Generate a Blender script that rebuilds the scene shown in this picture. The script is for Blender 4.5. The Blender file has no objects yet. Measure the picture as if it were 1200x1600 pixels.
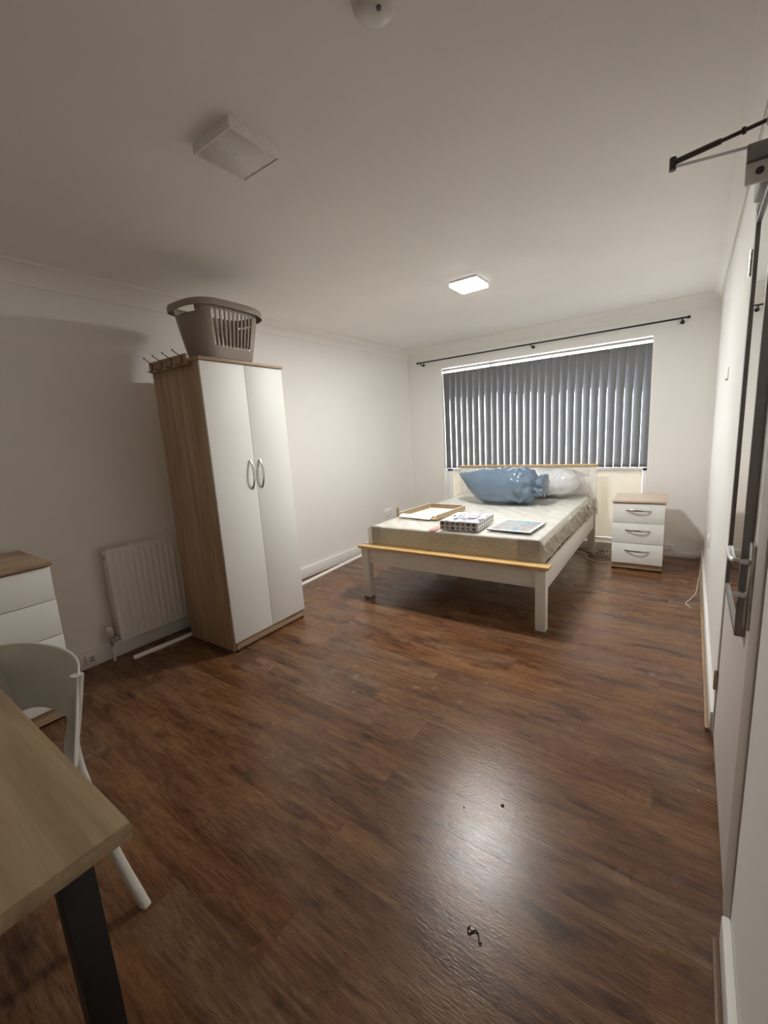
import bpy, bmesh, math, random
from mathutils import Vector, Matrix, noise
random.seed(7)
C = bpy.context.scene.collection
PI = math.pi

# ------------------------------------------------------------------ camera
cam_data = bpy.data.cameras.new('camera')
cam = bpy.data.objects.new('camera', cam_data)
C.objects.link(cam)
cam_data.sensor_fit = 'VERTICAL'
cam_data.sensor_height = 36.0
cam_data.sensor_width = 27.0
cam_data.lens = 663.47 / 1600 * 36
cam_data.clip_start = 0.02
_a, _b, _c = -0.630209809, 0.178746466, -0.061273451
ca, sa, cb, sb, cc, sc = math.cos(_a), math.sin(_a), math.cos(_b), math.sin(_b), math.cos(_c), math.sin(_c)
R = (Matrix(((cc, -sc, 0), (sc, cc, 0), (0, 0, 1))) @ Matrix(((1, 0, 0), (0, cb, -sb), (0, sb, cb)))
     @ Matrix(((1, 0, 0), (0, 0, -1), (0, 1, 0))) @ Matrix(((ca, -sa, 0), (sa, ca, 0), (0, 0, 1))))
M3 = Matrix((R[0], -R[1], -R[2])).transposed()
cam.matrix_world = Matrix.Translation((0, 0, 1.335)) @ M3.to_4x4()
bpy.context.scene.camera = cam

# ------------------------------------------------------------------ light, exposure
scn = bpy.context.scene
scn.view_settings.view_transform = 'Standard'
scn.view_settings.look = 'None'
scn.view_settings.gamma = 1.0
scn.view_settings.use_curve_mapping = False
scn.view_settings.exposure = 0.0
scn.cycles.max_bounces = 16
scn.cycles.diffuse_bounces = 12
scn.cycles.transparent_max_bounces = 16
LAMP_STRENGTH = 355.0        # glowing diffuser of the lit ceiling panel
LAMP_COLOR = (1.0, 0.985, 0.945)
world = bpy.data.worlds.new('world')
scn.world = world
world.use_nodes = True
_bg = world.node_tree.nodes['Background']
_bg.inputs[0].default_value = (0.93, 0.95, 1.0, 1)
_bg.inputs[1].default_value = 8.0

# ------------------------------------------------------------------ materials
def new_mat(name):
    m = bpy.data.materials.new(name); m.use_nodes = True
    nt = m.node_tree
    return m, nt, nt.nodes['Principled BSDF']

def N(nt, kind, **kw):
    n = nt.nodes.new(kind)
    for k, v in kw.items():
        setattr(n, k, v)
    return n

def L(nt, a, b): nt.links.new(a, b)

def ramp(nt, stops):
    r = N(nt, 'ShaderNodeValToRGB')
    e = r.color_ramp.elements
    while len(e) < len(stops): e.new(0.5)
    for i, (p, c) in enumerate(stops):
        e[i].position = p; e[i].color = (*c, 1) if len(c) == 3 else c
    return r

def plain(name, col, rough=0.5, metal=0.0, spec=0.5, nscale=40.0, namt=0.05, bump=0.0, bscale=200.0, coat=0.0):
    m, nt, b = new_mat(name)
    tc = N(nt, 'ShaderNodeTexCoord')
    nz = N(nt, 'ShaderNodeTexNoise'); nz.inputs['Scale'].default_value = nscale; nz.inputs['Detail'].default_value = 4
    L(nt, tc.outputs['Object'], nz.inputs['Vector'])
    lo = tuple(max(0, c * (1 - namt)) for c in col); hi = tuple(min(1, c * (1 + namt)) for c in col)
    r = ramp(nt, [(0.3, lo), (0.7, hi)])
    L(nt, nz.outputs['Fac'], r.inputs['Fac']); L(nt, r.outputs['Color'], b.inputs['Base Color'])
    b.inputs['Roughness'].default_value = rough
    b.inputs['Metallic'].default_value = metal
    b.inputs['Specular IOR Level'].default_value = spec
    b.inputs['Coat Weight'].default_value = coat
    if bump:
        n2 = N(nt, 'ShaderNodeTexNoise'); n2.inputs['Scale'].default_value = bscale; n2.inputs['Detail'].default_value = 3
        L(nt, tc.outputs['Object'], n2.inputs['Vector'])
        bp = N(nt, 'ShaderNodeBump'); bp.inputs['Strength'].default_value = bump; bp.inputs['Distance'].default_value = 0.002
        L(nt, n2.outputs['Fac'], bp.inputs['Height']); L(nt, bp.outputs['Normal'], b.inputs['Normal'])
    return m

def wood(name, dark, mid, light, axis='Z', scale=1.0, rough=0.45, fine=1.0):
    m, nt, b = new_mat(name)
    tc = N(nt, 'ShaderNodeTexCoord'); mp = N(nt, 'ShaderNodeMapping')
    s = {'X': (1.2, 28, 28), 'Y': (28, 1.2, 28), 'Z': (28, 28, 1.2)}[axis]
    mp.inputs['Scale'].default_value = tuple(v * scale for v in s)
    L(nt, tc.outputs['Object'], mp.inputs['Vector'])
    n1 = N(nt, 'ShaderNodeTexNoise'); n1.inputs['Scale'].default_value = 1.0; n1.inputs['Detail'].default_value = 8; n1.inputs['Distortion'].default_value = 0.7
    n2 = N(nt, 'ShaderNodeTexNoise'); n2.inputs['Scale'].default_value = 4.5; n2.inputs['Detail'].default_value = 4
    L(nt, mp.outputs['Vector'], n1.inputs['Vector']); L(nt, mp.outputs['Vector'], n2.inputs['Vector'])
    mx = N(nt, 'ShaderNodeMath', operation='MULTIPLY_ADD'); mx.inputs[1].default_value = 0.35 * fine
    L(nt, n2.outputs['Fac'], mx.inputs[0]); L(nt, n1.outputs['Fac'], mx.inputs[2])
    r = ramp(nt, [(0.48, dark), (0.66, mid), (0.86, light)])
    L(nt, mx.outputs[0], r.inputs['Fac']); L(nt, r.outputs['Color'], b.inputs['Base Color'])
    b.inputs['Roughness'].default_value = rough
    return m

def floor_material():
    m, nt, b = new_mat('walnut_vinyl_planks')
    tc = N(nt, 'ShaderNodeTexCoord'); sp = N(nt, 'ShaderNodeSeparateXYZ'); L(nt, tc.outputs['Object'], sp.inputs[0])
    def mth(op, a, bb=None, c=None):
        n = N(nt, 'ShaderNodeMath', operation=op)
        for i, v in enumerate((a, bb, c)):
            if v is None: continue
            if isinstance(v, (int, float)): n.inputs[i].default_value = v
            else: L(nt, v, n.inputs[i])
        return n.outputs[0]
    W, LEN = 0.150, 1.22
    yy = mth('DIVIDE', mth('ADD', sp.outputs['Y'], -0.93 + 15.0), W)
    row = mth('FLOOR', yy); fy = mth('FRACT', yy)
    wn = N(nt, 'ShaderNodeTexWhiteNoise', noise_dimensions='1D'); L(nt, row, wn.inputs['W'])
    xx = mth('ADD', mth('DIVIDE', mth('ADD', sp.outputs['X'], 20.335), LEN), wn.outputs['Value'])
    col = mth('FLOOR', xx); fx = mth('FRACT', xx)
    cv = N(nt, 'ShaderNodeCombineXYZ'); L(nt, row, cv.inputs[0]); L(nt, col, cv.inputs[1])
    pid = N(nt, 'ShaderNodeTexWhiteNoise', noise_dimensions='2D'); L(nt, cv.outputs[0], pid.inputs['Vector'])
    # grain coordinates, shifted per plank
    off = N(nt, 'ShaderNodeVectorMath', operation='SCALE'); off.inputs['Scale'].default_value = 7.0
    L(nt, pid.outputs['Color'], off.inputs[0])
    ad = N(nt, 'ShaderNodeVectorMath', operation='ADD'); L(nt, tc.outputs['Object'], ad.inputs[0]); L(nt, off.outputs[0], ad.inputs[1])
    def grain(sx, sy, det, dist, rough=0.55):
        mp = N(nt, 'ShaderNodeMapping'); mp.inputs['Scale'].default_value = (sx, sy, 1)
        L(nt, ad.outputs[0], mp.inputs['Vector'])
        n = N(nt, 'ShaderNodeTexNoise'); n.inputs['Scale'].default_value = 1; n.inputs['Detail'].default_value = det
        n.inputs['Distortion'].default_value = dist; n.inputs['Roughness'].default_value = rough
        L(nt, mp.outputs['Vector'], n.inputs['Vector']); return n.outputs['Fac']
    big = grain(1.5, 7.5, 5, 0.8)
    mid = grain(4.5, 38, 6, 0.9, 0.62)
    fine = grain(14, 170, 4, 0.6, 0.6)
    g = mth('ADD', mth('MULTIPLY', big, 0.42), mth('ADD', mth('MULTIPLY', mid, 0.38), mth('MULTIPLY', fine, 0.28)))
    r = ramp(nt, [(0.34, (0.045, 0.018, 0.010)), (0.44, (0.100, 0.042, 0.021)), (0.53, (0.168, 0.077, 0.037)), (0.62, (0.235, 0.122, 0.058)), (0.76, (0.32, 0.19, 0.095))])
    L(nt, g, r.inputs['Fac'])
    # warm / grey plank-to-plank change
    hs = N(nt, 'ShaderNodeHueSaturation')
    L(nt, mth('MULTIPLY_ADD', pid.outputs['Value'], 0.18, 0.86), hs.inputs['Value'])
    sp2 = N(nt, 'ShaderNodeSeparateColor'); L(nt, pid.outputs['Color'], sp2.inputs[0])
    L(nt, mth('MULTIPLY_ADD', sp2.outputs[1], 0.14, 0.93), hs.inputs['Saturation'])
    L(nt, r.outputs['Color'], hs.inputs['Color'])
    # dark smudges and short pores printed in the grain
    kn = grain(3.4, 11.0, 3, 0.3)
    rk = ramp(nt, [(0.31, (0.36, 0.31, 0.33)), (0.43, (1, 1, 1))]); L(nt, kn, rk.inputs['Fac'])
    po = grain(26, 210, 2, 0.2, 0.5)
    rp = ramp(nt, [(0.36, (0.50, 0.46, 0.45)), (0.46, (1, 1, 1))]); L(nt, po, rp.inputs['Fac'])
    mxp = N(nt, 'ShaderNodeMix', data_type='RGBA', blend_type='MULTIPLY'); mxp.inputs[0].default_value = 0.5
    L(nt, hs.outputs['Color'], mxp.inputs[6]); L(nt, rp.outputs['Color'], mxp.inputs[7])
    mxk = N(nt, 'ShaderNodeMix', data_type='RGBA', blend_type='MULTIPLY'); mxk.inputs[0].default_value = 0.8
    L(nt, mxp.outputs[2], mxk.inputs[6]); L(nt, rk.outputs['Color'], mxk.inputs[7])
    # seams
    def edge(f, w):
        d = mth('MINIMUM', f, mth('SUBTRACT', 1.0, f)); return mth('LESS_THAN', d, w)
    seam = mth('MAXIMUM', edge(fy, 0.006), edge(fx, 0.0008))
    mxs = N(nt, 'ShaderNodeMix', data_type='RGBA', blend_type='MULTIPLY')
    L(nt, mth('MULTIPLY', seam, 0.28), mxs.inputs[0]); L(nt, mxk.outputs[2], mxs.inputs[6]); mxs.inputs[7].default_value = (0.35, 0.3, 0.28, 1)
    L(nt, mxs.outputs[2], b.inputs['Base Color'])
    # sheen and embossed grain
    nr = N(nt, 'ShaderNodeTexNoise'); nr.inputs['Scale'].default_value = 3.0; nr.inputs['Detail'].default_value = 6; L(nt, tc.outputs['Object'], nr.inputs['Vector'])
    mr = N(nt, 'ShaderNodeMapRange'); mr.inputs[3].default_value = 0.21; mr.inputs[4].default_value = 0.32
    L(nt, nr.outputs['Fac'], mr.inputs[0]); L(nt, mr.outputs[0], b.inputs['Roughness'])
    b.inputs['Specular IOR Level'].default_value = 0.42
    e1 = grain(16, 120, 4, 1.4); e2 = grain(60, 150, 3, 0.5)
    h = mth('ADD', mth('MULTIPLY', e1, 0.7), mth('ADD', mth('MULTIPLY', e2, 0.7), mth('MULTIPLY', seam, -1.2)))
    bp = N(nt, 'ShaderNodeBump'); bp.inputs['Strength'].default_value = 0.40; bp.inputs['Distance'].default_value = 0.0014
    L(nt, h, bp.inputs['Height']); L(nt, bp.outputs['Normal'], b.inputs['Normal'])
    return m

def emit_mat(name, col, strength):
    m, nt, b = new_mat(name)
    b.inputs['Base Color'].default_value = (*col, 1)
    b.inputs['Emission Color'].default_value = (*col, 1)
    b.inputs['Emission Strength'].default_value = strength
    return m

def slat_material():
    m, nt, b = new_mat('grey_blind_fabric')
    tc = N(nt, 'ShaderNodeTexCoord')
    nz = N(nt, 'ShaderNodeTexNoise'); nz.inputs['Scale'].default_value = 400; L(nt, tc.outputs['Object'], nz.inputs['Vector'])
    r = ramp(nt, [(0.3, (0.155, 0.16, 0.17)), (0.7, (0.205, 0.21, 0.22))]); L(nt, nz.outputs['Fac'], r.inputs['Fac'])
    L(nt, r.outputs['Color'], b.inputs['Base Color']); b.inputs['Roughness'].default_value = 0.55
    tr = N(nt, 'ShaderNodeBsdfTranslucent'); tr.inputs[0].default_value = (0.5, 0.52, 0.55, 1)
    mx = N(nt, 'ShaderNodeMixShader'); mx.inputs[0].default_value = 0.06
    L(nt, b.outputs[0], mx.inputs[1]); L(nt, tr.outputs[0], mx.inputs[2])
    L(nt, mx.outputs[0], nt.nodes['Material Output'].inputs[0])
    return m

def film_material(name, tint, alpha, rough, bscale=18, bump=0.5, haze=0.0):
    """thin clear polythene: mostly see-through, glossy where it wrinkles"""
    m, nt, b = new_mat(name)
    tc = N(nt, 'ShaderNodeTexCoord')
    nz = N(nt, 'ShaderNodeTexNoise'); nz.inputs['Scale'].default_value = bscale; nz.inputs['Detail'].default_value = 5; nz.inputs['Distortion'].default_value = 1.5
    L(nt, tc.outputs['Object'], nz.inputs['Vector'])
    bp = N(nt, 'ShaderNodeBump'); bp.inputs['Strength'].default_value = bump; bp.inputs['Distance'].default_value = 0.01
    L(nt, nz.outputs['Fac'], bp.inputs['Height'])
    gl = N(nt, 'ShaderNodeBsdfGlossy'); gl.inputs['Roughness'].default_value = rough; gl.inputs[0].default_value = (0.95, 0.95, 0.95, 1)
    L(nt, bp.outputs['Normal'], gl.inputs['Normal'])
    df = N(nt, 'ShaderNodeBsdfDiffuse'); df.inputs[0].default_value = (*tint, 1); L(nt, bp.outputs['Normal'], df.inputs['Normal'])
    tp = N(nt, 'ShaderNodeBsdfTransparent'); tp.inputs[0].default_value = (0.97, 0.97, 0.96, 1)
    m1 = N(nt, 'ShaderNodeMixShader'); m1.inputs[0].default_value = alpha
    L(nt, tp.outputs[0], m1.inputs[1]); L(nt, df.outputs[0], m1.inputs[2])
    fr = N(nt, 'ShaderNodeLayerWeight'); fr.inputs[0].default_value = 0.35; L(nt, bp.outputs['Normal'], fr.inputs['Normal'])
    ml = N(nt, 'ShaderNodeMath', operation='MULTIPLY_ADD'); ml.inputs[1].default_value = 0.42; ml.inputs[2].default_value = 0.10; ml.use_clamp = True
    pw_ = N(nt, 'ShaderNodeMath', operation='POWER'); pw_.inputs[1].default_value = 2.0; L(nt, fr.outputs['Facing'], pw_.inputs[0]); L(nt, pw_.outputs[0], ml.inputs[0])
    m2 = N(nt, 'ShaderNodeMixShader'); L(nt, ml.outputs[0], m2.inputs[0]); L(nt, m1.outputs[0], m2.inputs[1]); L(nt, gl.outputs[0], m2.inputs[2])
    L(nt, m2.outputs[0], nt.nodes['Material Output'].inputs[0])
    b.inputs['Base Color'].default_value = (*tint, 1)
    nt.nodes.remove(b)
    return m

M = {}
M['wall'] = plain('matt_white_wall_paint', (0.87, 0.86, 0.835), 0.62, nscale=2.0, namt=0.015, bump=0.06, bscale=90, spec=0.35)
M['ceiling'] = plain('matt_white_ceiling_paint', (0.89, 0.875, 0.845), 0.75, nscale=2.0, namt=0.02, bump=0.10, bscale=160, spec=0.25)
M['gloss_white'] = plain('gloss_white_woodwork', (0.83, 0.82, 0.79), 0.25, nscale=8, namt=0.02)
M['door_paint'] = plain('satin_white_door_paint', (0.84, 0.82, 0.79), 0.38, nscale=5, namt=0.02, bump=0.05, bscale=60)
M['frame_grey'] = plain('mid_grey_door_frame', (0.50, 0.475, 0.44), 0.4, nscale=5, namt=0.03)  # one even grey, darker than the door leaf
M['floor'] = floor_material()
M['upvc'] = plain('white_upvc', (0.93, 0.93, 0.91), 0.22, nscale=3, namt=0.01)
M['oak'] = wood('light_oak_laminate', (0.33, 0.215, 0.13), (0.44, 0.305, 0.195), (0.54, 0.40, 0.27), 'Z', 1.0)
M['oak_y'] = wood('light_oak_laminate_crosswise', (0.30, 0.19, 0.115), (0.42, 0.29, 0.185), (0.52, 0.38, 0.26), 'Y', 1.0)
M['oak_x'] = wood('light_oak_laminate_lengthwise', (0.26, 0.165, 0.10), (0.38, 0.265, 0.17), (0.48, 0.36, 0.24), 'X', 1.0)
M['shine_oak'] = wood('oak_top_with_lamp_shine', (0.46, 0.34, 0.25), (0.56, 0.44, 0.34), (0.64, 0.53, 0.43), 'Y', 1.0, 0.4)  # oak lightened to paint in the lamp's shine on the cabinet top
M['desk_oak'] = wood('pale_oak_desk_top', (0.32, 0.235, 0.135), (0.40, 0.30, 0.18), (0.48, 0.375, 0.24), 'X', 0.7, 0.42)
M['white_lam'] = plain('white_laminate_front', (0.84, 0.845, 0.815), 0.5, nscale=3, namt=0.01)
M['chrome'] = plain('brushed_chrome', (0.62, 0.61, 0.60), 0.22, metal=1.0, nscale=60, namt=0.05)
M['satin_metal'] = plain('satin_nickel', (0.50, 0.48, 0.45), 0.33, metal=1.0, nscale=60, namt=0.05)
M['grey_metal'] = plain('silver_grey_painted_metal', (0.30, 0.28, 0.28), 0.42, metal=0.55, nscale=30, namt=0.06)
M['dark_metal'] = plain('dark_steel', (0.09, 0.08, 0.085), 0.4, metal=0.6, nscale=40, namt=0.05)
M['black'] = plain('black_powder_coat', (0.012, 0.012, 0.013), 0.45, nscale=40, namt=0.1)
M['black_plastic'] = plain('black_plastic', (0.02, 0.018, 0.017), 0.4)
M['bed_white'] = plain('off_white_painted_wood', (0.82, 0.795, 0.745), 0.4, nscale=10, namt=0.02)
M['pine'] = wood('honey_pine', (0.50, 0.29, 0.10), (0.64, 0.42, 0.17), (0.74, 0.53, 0.26), 'X', 1.0, 0.35)
M['radiator'] = plain('white_radiator_enamel', (0.80, 0.785, 0.745), 0.35, nscale=4, namt=0.02)
M['slat'] = slat_material()
M['slat_back'] = plain('daylight_bounce_backing', (0.55, 0.56, 0.57), 0.6)  # unseen pale backing, added to bounce daylight onto the next slat
M['chair'] = plain('off_white_moulded_plastic', (0.70, 0.70, 0.64), 0.4, nscale=6, namt=0.02, bump=0.05, bscale=300)
M['basket'] = plain('taupe_plastic', (0.285, 0.235, 0.195), 0.2, nscale=5, namt=0.03, coat=0.3)
M['bag_blue'] = plain('blue_grey_polythene', (0.125, 0.180, 0.245), 0.24, nscale=5, namt=0.06, bump=0.25, bscale=22, coat=0.5)
M['pillow'] = plain('white_quilted_pillow', (0.78, 0.78, 0.80), 0.7, nscale=30, namt=0.05, bump=0.7, bscale=60)
M['film'] = film_material('clear_polythene_cover', (0.86, 0.85, 0.81), 0.28, 0.07, 16, 1.0)
M['film_bag'] = film_material('clear_pillow_bag', (0.85, 0.85, 0.88), 0.14, 0.08, 26, 1.0)
M['kraft'] = plain('brown_kraft_card', (0.40, 0.30, 0.17), 0.7, nscale=50, namt=0.08)
M['card_white'] = plain('white_coated_card', (0.82, 0.82, 0.82), 0.4, nscale=10, namt=0.02)
M['cable'] = plain('white_cable_sheath', (0.72, 0.66, 0.60), 0.4)
M['brown_trim'] = wood('brown_edging_bead', (0.10, 0.055, 0.033), (0.16, 0.09, 0.055), (0.22, 0.13, 0.08), 'Y', 1.0)
M['tan_trim'] = wood('oak_edging_bead', (0.26, 0.16, 0.09), (0.36, 0.24, 0.15), (0.45, 0.32, 0.2), 'Y', 1.0)
M['lamp_glow'] = emit_mat('lit_lamp_diffuser', LAMP_COLOR, LAMP_STRENGTH)
M['lamp_rim_lit'] = emit_mat('edge_lit_lamp_rim', (0.95, 0.95, 1.0), 1.2)
M['lamp_body'] = plain('white_lamp_housing', (0.80, 0.79, 0.77), 0.35)
M['lamp_off'] = plain('opal_diffuser_unlit', (0.70, 0.68, 0.63), 0.3)
M['corner_card'] = plain('grey_brown_corner_card', (0.26, 0.215, 0.175), 0.6, nscale=20, namt=0.15)

def mattress_top_mat():
    m, nt, b = new_mat('mattress_damask')
    tc = N(nt, 'ShaderNodeTexCoord')
    w = N(nt, 'ShaderNodeTexWave', bands_direction='DIAGONAL'); w.inputs['Scale'].default_value = 3.5; w.inputs['Distortion'].default_value = 5; w.inputs['Detail'].default_value = 3
    L(nt, tc.outputs['Object'], w.inputs['Vector'])
    r = ramp(nt, [(0.2, (0.80, 0.80, 0.74)), (0.8, (0.91, 0.91, 0.87))]); L(nt, w.outputs['Fac'], r.inputs['Fac'])
    L(nt, r.outputs['Color'], b.inputs['Base Color']); b.inputs['Roughness'].default_value = 0.75
    return m
M['mattress'] = mattress_top_mat()
M['mattress_side'] = plain('mattress_tan_border', (0.52, 0.43, 0.28), 0.8, nscale=9, namt=0.12)

def rect_pattern_mat(name, cells_x, cells_z, light, dark, axis_u, axis_v, greys=True):
    """rows of small diamonds printed on a white card"""
    m, nt, b = new_mat(name)
    tc = N(nt, 'ShaderNodeTexCoord'); sp = N(nt, 'ShaderNodeSeparateXYZ'); L(nt, tc.outputs['Object'], sp.inputs[0])
    def mth(op, a, bb=None):
        n = N(nt, 'ShaderNodeMath', operation=op)
        for i, v in enumerate((a, bb)):
            if v is None: continue
            if isinstance(v, (int, float)): n.inputs[i].default_value = v
            else: L(nt, v, n.inputs[i])
        return n.outputs[0]
    u = mth('MULTIPLY', sp.outputs[axis_u], cells_x); v = mth('MULTIPLY', sp.outputs[axis_v], cells_z)
    du = mth('ABSOLUTE', mth('SUBTRACT', mth('FRACT', u), 0.5)); dv = mth('ABSOLUTE', mth('SUBTRACT', mth('FRACT', v), 0.5))
    d = mth('LESS_THAN', mth('ADD', du, dv), 0.40)
    cv = N(nt, 'ShaderNodeCombineXYZ'); L(nt, mth('FLOOR', u), cv.inputs[0]); L(nt, mth('FLOOR', v), cv.inputs[1])
    wn = N(nt, 'ShaderNodeTexWhiteNoise', noise_dimensions='2D'); L(nt, cv.outputs[0], wn.inputs['Vector'])
    r = ramp(nt, [(0.25, dark), (0.9, (0.22, 0.17, 0.15))]); L(nt, wn.outputs['Value'], r.inputs['Fac'])
    mx = N(nt, 'ShaderNodeMix', data_type='RGBA'); L(nt, d, mx.inputs[0]); mx.inputs[6].default_value = (*light, 1); L(nt, r.outputs['Color'], mx.inputs[7])
    L(nt, mx.outputs[2], b.inputs['Base Color']); b.inputs['Roughness'].default_value = 0.35
    return m
M['diamond_front'] = rect_pattern_mat('diamond_print_front', 24.5, 32.0, (0.52, 0.48, 0.46), (0.012, 0.012, 0.014), 'X', 'Z')
M['diamond_side'] = rect_pattern_mat('diamond_print_side', 24.5, 32.0, (0.70, 0.70, 0.68), (0.15, 0.15, 0.15), 'Y', 'Z')

def blotch_mat(name, stops, scale, rough=0.25):
    m, nt, b = new_mat(name)
    tc = N(nt, 'ShaderNodeTexCoord'); nz = N(nt, 'ShaderNodeTexNoise'); nz.inputs['Scale'].default_value = scale; nz.inputs['Detail'].default_value = 3; nz.inputs['Distortion'].default_value = 1.2
    L(nt, tc.outputs['Object'], nz.inputs['Vector'])
    r = ramp(nt, stops); L(nt, nz.outputs['Fac'], r.inputs['Fac']); L(nt, r.outputs['Color'], b.inputs['Base Color']); b.inputs['Roughness'].default_value = rough
    return m
M['box_top'] = blotch_mat('printed_box_lid', [(0.36, (0.10, 0.10, 0.12)), (0.46, (0.62, 0.63, 0.68)), (0.6, (0.80, 0.80, 0.84))], 14)
M['picture'] = blotch_mat('soft_abstract_print', [(0.34, (0.26, 0.40, 0.50)), (0.45, (0.50, 0.54, 0.55)), (0.54, (0.52, 0.33, 0.27)), (0.66, (0.66, 0.55, 0.50))], 5, 0.2)
M['red_print'] = blotch_mat('red_printed_label', [(0.45, (0.72, 0.55, 0.52)), (0.52, (0.65, 0.12, 0.10))], 90, 0.5)

def glass_mat():
    m, nt, b = new_mat('window_glass')
    b.inputs['Transmission Weight'].default_value = 1.0; b.inputs['Roughness'].default_value = 0.02; b.inputs['IOR'].default_value = 1.1
    return m
M['glass'] = glass_mat()
def mirror_mat():
    m, nt, b = new_mat('silvered_mirror_glass')
    b.inputs['Metallic'].default_value = 1; b.inputs['Roughness'].default_value = 0.015; b.inputs['Base Color'].default_value = (0.86, 0.86, 0.84, 1)
    return m
M['mirror'] = mirror_mat()
def panel_mat():
    m, nt, b = new_mat('opal_door_panel')
    b.inputs['Base Color'].default_value = (0.86, 0.83, 0.76, 1); b.inputs['Roughness'].default_value = 0.35
    tr = N(nt, 'ShaderNodeBsdfTranslucent'); tr.inputs[0].default_value = (0.85, 0.82, 0.74, 1)
    mx = N(nt, 'ShaderNodeMixShader'); mx.inputs[0].default_value = 0.18
    L(nt, b.outputs[0], mx.inputs[1]); L(nt, tr.outputs[0], mx.inputs[2]); L(nt, mx.outputs[0], nt.nodes['Material Output'].inputs[0])
    return m
M['panel'] = panel_mat()

# ------------------------------------------------------------------ mesh helpers
def add_box(bm, x0, x1, y0, y1, z0, z1, bevel=0.0, seg=2):
    t = bmesh.new()
    vs = [t.verts.new(p) for p in ((x0, y0, z0), (x1, y0, z0), (x1, y1, z0), (x0, y1, z0), (x0, y0, z1), (x1, y0, z1), (x1, y1, z1), (x0, y1, z1))]
    for f in ((0, 3, 2, 1), (4, 5, 6, 7), (0, 1, 5, 4), (1, 2, 6, 5), (2, 3, 7, 6), (3, 0, 4, 7)):
        t.faces.new([vs[i] for i in f])
    if bevel:
        bmesh.ops.bevel(t, geom=list(t.edges), offset=bevel, segments=seg, profile=0.5, affect='EDGES')
    merge(bm, t)

def merge(bm, t):
    me = bpy.data.meshes.new('tmp'); t.to_mesh(me); t.free(); bm.from_mesh(me); bpy.data.meshes.remove(me)

def add_loft(bm, rings, cap=True, close=True):
    vr = [[bm.verts.new(p) for p in r] for r in rings]
    n = len(rings[0])
    for a, b in zip(vr[:-1], vr[1:]):
        for i in range(n if close else n - 1):
            j = (i + 1) % n
            try: bm.faces.new((a[i], a[j], b[j], b[i]))
            except ValueError: pass
    if cap and close:
        bm.faces.new(list(reversed(vr[0]))); bm.faces.new(vr[-1])
    return vr

def add_tube(bm, pts, r, n=12, flat=None, up=None):
    """sweep a round (or elliptical: flat = second radius) section along pts; r may be a list"""
    pts = [Vector(p) for p in pts]; rings = []
    nrm = None
    for i, p in enumerate(pts):
        d = (pts[min(i + 1, len(pts) - 1)] - pts[max(i - 1, 0)]).normalized()
        if nrm is None:
            u = Vector(up) if up else (Vector((0, 0, 1)) if abs(d.z) < 0.9 else Vector((1, 0, 0)))
            nrm = (u - d * u.dot(d)).normalized()
        else:
            nrm = (nrm - d * nrm.dot(d)).normalized()
        bn = d.cross(nrm)
        ra = r[i] if isinstance(r, (list, tuple)) else r
        rb = (flat[i] if isinstance(flat, (list, tuple)) else flat) if flat else ra
        rings.append([p + nrm * (ra * math.cos(2 * PI * k / n)) + bn * (rb * math.sin(2 * PI * k / n)) for k in range(n)])
    add_loft(bm, rings)

def add_cyl(bm, c0, c1, r, n=20): add_tube(bm, [c0, c1], r, n)

def smooth_pts(pts, k=6):
    """Catmull-Rom through pts"""
    P = [Vector(p) for p in pts]; P = [P[0] * 2 - P[1]] + P + [P[-1] * 2 - P[-2]]; out = []
    for i in range(1, len(P) - 2):
        for s in range(k):
            t = s / k; a, b, c, d = P[i - 1:i + 3]
            out.append(0.5 * ((2 * b) + (c - a) * t + (2 * a - 5 * b + 4 * c - d) * t * t + (3 * b - a - 3 * c + d) * t ** 3))
    out.append(P[-2]); return out

def obj(name, bm, mat, parent=None, smooth=False, angle=35):
    bmesh.ops.recalc_face_normals(bm, faces=bm.faces)
    me = bpy.data.meshes.new(name); bm.to_mesh(me); bm.free()
    for m in (mat if isinstance(mat, list) else [mat]): me.materials.append(m)
    if smooth:
        for p in me.polygons: p.use_smooth = True
        b2 = bmesh.new(); b2.from_mesh(me); lim = math.radians(angle)
        for e in b2.edges:
            if len(e.link_faces) == 2 and e.calc_face_angle(0) > lim: e.smooth = False
        b2.to_mesh(me); b2.free()
    o = bpy.data.objects.new(name, me); C.objects.link(o)
    if parent: o.parent = parent
    return o

def boxo(name, mat, parent, *a, bevel=0.002):
    bm = bmesh.new(); add_box(bm, *a, bevel=bevel); return obj(name, bm, mat, parent, smooth=bevel > 0)

def thing(name, label, cat, loc=(0, 0, 0), rotz=0.0, group=None):
    o = bpy.data.objects.new(name, None); C.objects.link(o)
    o.location = loc; o.rotation_euler = (0, 0, rotz); o.empty_display_size = 0.1
    o['label'] = label; o['category'] = cat
    if group: o['group'] = group
    return o

def tag(o, label, cat, group=None):
    o['label'] = label; o['category'] = cat
    if group: o['group'] = group
    return o

def struct(o):
    o['kind'] = 'structure'; return o

# ------------------------------------------------------------------ room shell
XL, XR, YB, YN, ZC = -3.03, 0.145, 4.86, -1.25, 2.36
T = 0.12
struct(boxo('floor', M['floor'], None, XL - T, XR + T, YN - T, YB + 0.3, -0.1, 0.0, bevel=0))
struct(boxo('ceiling', M['ceiling'], None, XL - T, XR + T, YN - T, YB + 0.3, ZC, ZC + 0.1, bevel=0))
struct(boxo('wall_left', M['wall'], None, XL - T, XL, YN - T, YB + 0.3, 0, ZC, bevel=0))
struct(boxo('wall_near', M['wall'], None, XL, XR, YN - T, YN, 0, ZC, bevel=0))
DY0, DY1, DZ = 1.30, 2.06, 2.0
bm = bmesh.new()
add_box(bm, XR, XR + T, YN - T, DY0, 0, ZC); add_box(bm, XR, XR + T, DY1, YB + 0.3, 0, ZC); add_box(bm, XR, XR + T, DY0, DY1, DZ, ZC)
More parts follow.
